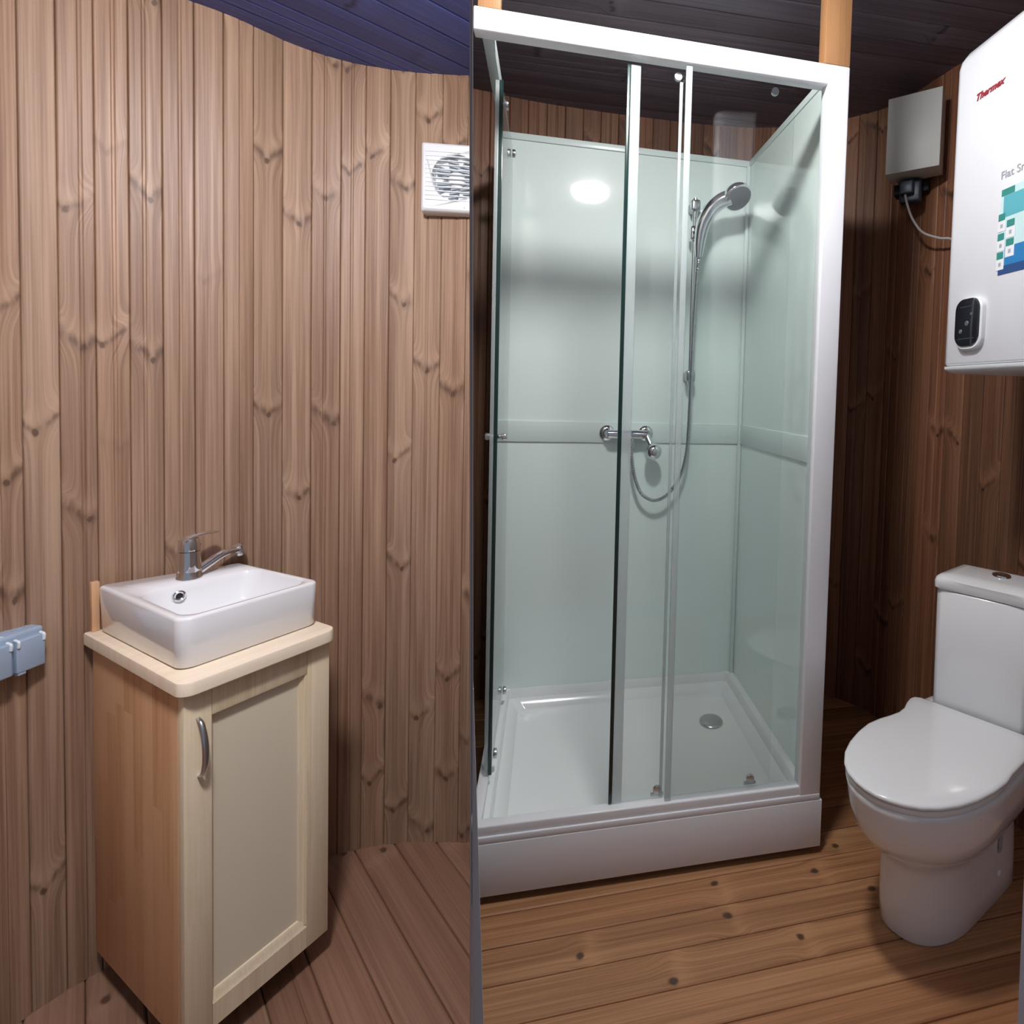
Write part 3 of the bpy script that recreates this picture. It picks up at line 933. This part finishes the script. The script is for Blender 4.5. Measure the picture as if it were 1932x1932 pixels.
# everything on the face: local x = out of face (negative), y along, z up
def face_box(name, y0, y1, z0, z1, t, m, parent, bev=0.0, label=None):
    bm = NB(); box(bm, (-t, min(y0, y1), z0 - ZB_), (-.0002, max(y0, y1), z1 - ZB_), bev)
    return obj(name, bm, m, parent, 0 if bev == 0 else 30, label=label)
bm = NB()
def pil(y0, y1, z0, z1, r, x): return [Vector((x, p[0], p[1] - ZB_)) for p in rpoly([(y1, z0), (y0, z0), (y0, z1), (y1, z1)], r, 0, 6)]
loft(bm, [pil(-.150, -.238, 1.440, 1.572, .030, -.0002), pil(-.151, -.237, 1.441, 1.571, .030, -.010), pil(-.154, -.234, 1.444, 1.568, .028, -.013)])
cp = obj('control_panel', bm, WHITE_PLASTIC, wh, 30)
bm = NB()
loft(bm, [pil(-.153, -.233, 1.450, 1.570, .028, -.012), pil(-.154, -.232, 1.451, 1.569, .028, -.0165), pil(-.157, -.229, 1.454, 1.566, .026, -.018)])
dp = obj('dial_plate', bm, BLACK_GLOSS, cp, 30, label='black gloss control plate')
bm = NB()
loft(bm, [pil(-.166, -.222, 1.468, 1.470, .0004, -.0178), pil(-.166, -.222, 1.468, 1.470, .0004, -.0186)])
obj('frame_line', bm, NAVY_PLASTIC, dp, 0)
bm = NB()
loft(bm, [pil(-.172, -.218, 1.548, 1.550, .0004, -.0178), pil(-.172, -.218, 1.548, 1.550, .0004, -.0186)])
obj('frame_line', bm, NAVY_PLASTIC, dp, 0)
bm = NB()
for y, z, r_ in ((-.176, 1.488, .006), (-.196, 1.507, .007), (-.210, 1.529, .004)):
    lathe(bm, [(0, 0), (r_, 0), (r_ * .8, .0012), (0, .0014)], 16, axisM(Vector((-.0178, y, z - ZB_)), (-1, 0, 0)))
obj('indicator', bm, plain('dim_grey_icon', (.10, .11, .13), .4), dp, 30)
FM = lambda y, z: Matrix(((0, 0, -1, -.0008), (-1, 0, 0, y), (0, 1, 0, z - ZB_), (0, 0, 0, 1)))
lg = text_mesh('Thermex', .0235, 'brand_mark', RED, wh, FM(-.168, 2.066), .35, .0006, .035)
lg['label'] = 'small red slanted brand lettering'
tx = text_mesh('Flat Smart', .026, 'printed_text', GREY_MARK, wh, FM(-.262, 1.838), 0, .0004)
# information sticker: teal tabs, white tiles, blue foot
st = face_box('sticker', -.267, -.42, 1.612, 1.812, .0006, PALE_AQUA, wh, 0, 'teal and blue information sticker')
face_box('photo_strip', -.275, -.42, 1.745, 1.795, .0010, AQUA, st)
face_box('head_strip', -.268, -.305, 1.796, 1.8115, .0012, TEAL, st)
face_box('blue_foot', -.285, -.42, 1.632, 1.675, .0010, BLUE, st)
face_box('navy_foot', -.268, -.42, 1.612, 1.632, .0011, NAVY, st)
tiles = [(-.262, -.284, 1.738), (-.262, -.284, 1.692), (-.262, -.284, 1.648), (-.287, -.312, 1.718), (-.287, -.312, 1.674)]
for y0, y1, z in tiles:
    a = face_box('info_tile', y0, y1, z - .024, z + .002, .0015, PAPER, st, 0, 'white tile')
    face_box('tile_tab', y0 - .001, y1 + .003, z + .001, z + .0175, .0018, TEAL, a, 0, 'teal tab')
    face_box('tile_icon', (y0 + y1) / 2 + .004, (y0 + y1) / 2 - .003, z - .016, z - .007, .0017, GREY_MARK, a)
for y in (-.31, -.45):
    bm = NB()
    lathe(bm, [(0, 0), (.016, 0), (.016, -.030), (.012, -.032), (.012, -.055), (.010, -.058), (.010, -.075), (0, -.075)], 18, Matrix.Translation((.14, y, -.0055)))
    pp = obj('pipe_fitting', bm, NAVY_PLASTIC, wh)
    bm = NB()
    tube(bm, catmull([(.14, y, -.075), (.142, y, -.11), (.16, y + .01, -.16), (.215, y + .02, -.20), (.27, y + .03, -.22)], 6), .008, 12)
    obj('supply_hose', bm, SATIN, pp)

# ------------------------------------------------------------------ white box on the wall, plug and cable
bn = Vector((.7071, .7071, 0)); bx = Vector((.7071, -.7071, 0))
wb = thing('wall_box', 'pale grey box mounted high on the wall between shower and water heater', 'junction box', (1.3455, .4345, 2.129), R(-45))
bm = NB(); box(bm, (0, 0, 0), (.178, .100, .270), .0025)
obj('box_cover', bm, BOX_GREY, wb)
bm = NB(); loft(bm, [[(.02, .1005, z), (.172, .1005, z), (.172, .106, z), (.02, .185, z)] for z in (.01, .26)])
obj('back_plate', bm, BOX_GREY, wb)
ps = thing('plug_socket', 'dark socket with a black plug tucked under the pale wall box', 'socket', (1.452, .440, 2.052), R(-45))
bm = NB(); box(bm, (-.062, .030, .036), (.060, .090, .074), .004)
obj('mounting_block', bm, DARK_GAP, ps)
bm = NB(); box(bm, (-.034, -.010, -.010), (.040, .0295, .072), .008, 3)
obj('socket_casing', bm, NAVY_PLASTIC, ps)
bm = NB(); box(bm, (-.030, -.034, .014), (.018, -.0105, .062), .006, 3)
obj('plug', bm, NAVY_PLASTIC, ps)
bm = NB()
ca = catmull([(1.430, .433, 2.066), (1.437, .424, 2.02), (1.449, .405, 1.965), (1.47, .375, 1.915), (1.50, .325, 1.885), (1.515, .285, 1.872), (1.53, .22, 1.82), (1.54, .15, 1.76), (1.545, .06, 1.71), (1.55, .0, 1.70)], 8)
tube(bm, ca, .0042, 10)
tag(obj('power_cord', bm, CABLE), 'thin pale power cord hanging from the dark plug behind the water heater', 'cable')

# ------------------------------------------------------------------ toilet; (a, p): a = distance behind the lid's tip, p = sideways
def tp(a, p, z):
    al = .485 * 1.055 + a; pe = .79 * 1.055 + p
    return Vector((al * .856 + pe * .52, (al * .52 - pe * .856) * .813, z))
TO = tp(.35, 0, 0)
to = thing('toilet', 'white close coupled ceramic toilet with slim closed lid beside the shower', 'toilet', TO)
def T3(a, p, z): return tp(a, p, z) - TO
def ov(a0, ac, a1, hw, nf=2.0, nr=3.0, n=56, hwr=None):
    """plan outline: rounded front of length ac-a0, back of length a1-ac"""
    out = []
    for k in range(n):
        t = 2 * PI * k / n
        c, s = math.cos(t), math.sin(t)
        if c > 0:
            a = ac - (ac - a0) * abs(c) ** (2 / nf); p = hw * math.copysign(abs(s) ** (2 / nf), s)
        else:
            a = ac + (a1 - ac) * abs(c) ** (2 / nr); w_ = hw
            p = w_ * math.copysign(abs(s) ** (2 / nr), s)
            if hwr is not None: p *= 1 + (hwr / hw - 1) * min(1, (a - ac) / (a1 - ac))
        out.append((a, p))
    return out
def ring(o_, z, sh_=0.0): return [T3(a, p - sh_ * max(0.0, 1 - max(0.0, a - .18) / .55), z) for a, p in o_]
bm = NB()
loft(bm, [ring(ov(.200, .36, .632, .106, 2.3, 8), .001, .033), ring(ov(.197, .36, .632, .109, 2.3, 8), .006, .033), ring(ov(.188, .35, .632, .107, 2.3, 8), .06, .031),
          ring(ov(.180, .34, .632, .104, 2.3, 8), .13, .028), ring(ov(.172, .33, .632, .103, 2.3, 7), .185, .024), ring(ov(.160, .32, .632, .107, 2.2, 6), .215, .020),
          ring(ov(.132, .31, .620, .125, 2.1, 5), .240, .014), ring(ov(.085, .30, .640, .150, 2.1, 5), .272, .008), ring(ov(.045, .29, .660, .167, 2.1, 5), .315, .004),
          ring(ov(.020, .28, .680, .177, 2.1, 5), .365), ring(ov(.010, .28, .690, .180, 2.1, 5), .41), ring(ov(.006, .28, .695, .182, 2.1, 5), .424),
          ring(ov(.010, .28, .693, .178, 2.1, 5), .4295), ring(ov(.030, .28, .680, .160, 2.1, 5), .4300)])
obj('bowl', bm, CERAMIC, to, 60)
def lidring(d, z):
    """lid outline with the waist before the hinges; d = inset"""
    half = [(.000, .0), (.004, .030), (.014, .060), (.032, .092), (.060, .120), (.100, .145), (.150, .164), (.210, .177), (.265, .182), (.310, .176), (.350, .165), (.385, .158), (.420, .160), (.455, .171), (.485, .177), (.505, .174), (.514, .160), (.516, .12), (.516, .06)]
    pts = [(a, -p) for a, p in half] + [(.516, 0)] + [(a, max(p, .178) if .3 < a < .5 else p) for a, p in half[::-1][:-1]]
    out = []
    for a, p in pts:
        ca_, r_ = .27, math.hypot(a - .27, p)
        k = 1 - d / r_
        out.append(T3(.27 + (a - .27) * k, p * k, z))
    return out
bm = NB()
loft(bm, [lidring(.012, .4305), lidring(.006, .4315), lidring(.004, .436), lidring(.005, .4425), lidring(.012, .444)])
obj('seat', bm, CERAMIC, to, 50)
bm = NB()
loft(bm, [lidring(.012, .4448), lidring(.003, .4462), lidring(.0, .449), lidring(.0, .4535), lidring(.003, .4565), lidring(.010, .4580), lidring(.05, .459), lidring(.14, .4596)])
obj('lid', bm, CERAMIC, to, 50)
bm = NB()
def cis(a0, a1, hw, r, z, bow=.010):
    """cistern outline with a gently bowed front"""
    out = rpoly([(a0, hw), (a0, -hw), (a1, -hw), (a1, hw)], [r, r, .008, .008], 0, 6)
    o2 = []
    for a, p, _ in out:
        if a < (a0 + a1) / 2: a -= bow * (1 - (p / hw) ** 2)
        o2.append(T3(a, p, z))
    return o2
def cis2(a0, a1, hw, r, z, bow=.010):
    base = rpoly([(a0, hw), (a0, hw * .33), (a0, -hw * .33), (a0, -hw), (a1, -hw), (a1, hw)], [r, .01, .01, r, .008, .008], 0, 5)
    o2 = []
    for a, p, _ in base:
        if a < (a0 + a1) / 2: a -= bow * (1 - (p / hw) ** 2)
        o2.append(T3(a, p, z))
    return o2
loft(bm, [cis2(.526, .700, .131, .02, .4305), cis2(.524, .702, .133, .02, .436), cis2(.530, .712, .138, .022, .60), cis2(.538, .722, .144, .024, .772), cis2(.541, .720, .142, .024, .7755)])
obj('cistern', bm, CERAMIC, to, 40)
bm = NB()
loft(bm, [cis2(.534, .726, .146, .024, .7775), cis2(.530, .728, .149, .024, .781), cis2(.530, .729, .150, .024, .797), cis2(.534, .727, .147, .024, .808), cis2(.546, .722, .138, .022, .815), cis2(.575, .70, .11, .02, .8185)])
obj('cistern_lid', bm, CERAMIC, to, 50)
bm = NB()
lathe(bm, [(0, .006), (.016, .0055), (.018, .004), (.0225, .004), (.024, .001), (.024, -.003), (0, -.003)], 32, Matrix.Translation(T3(.655, .0, .8195)))
obj('flush_button', bm, CHROME, to, label='round chrome flush button')
bm = NB()
lathe(bm, [(0, .004), (.006, .004), (.009, .001), (.009, -.003), (0, -.003)], 20, axisM(T3(.50, .0925, .075), T3(.50, 1, 0) - T3(.50, 0, 0)))
obj('fixing_cap', bm, CERAMIC, to, label='small white screw cap')
bm = NB()
u_ = (T3(1, 0, 0) - T3(0, 0, 0)).normalized()
for (a, z, w, h) in ((.475, .205, .006, .010), (.492, .165, .010, .026), (.480, .190, .003, .004)):
    p_ = T3(a, .094 if z > .18 else .0945, z)
    nn = (T3(0, 1, 0) - T3(0, 0, 0)).normalized()
    vs = [p_ + u_ * (sx * w) + Vector((0, 0, sz * h)) + nn * d for d in (0.0, .0015) for sx, sz in ((-1, -1), (1, -1), (1, 1), (-1, 1))]
    loft(bm, [vs[:4], vs[4:]])
obj('side_mark', bm, GREY_MARK, to, 0, label='small grey printed mark')
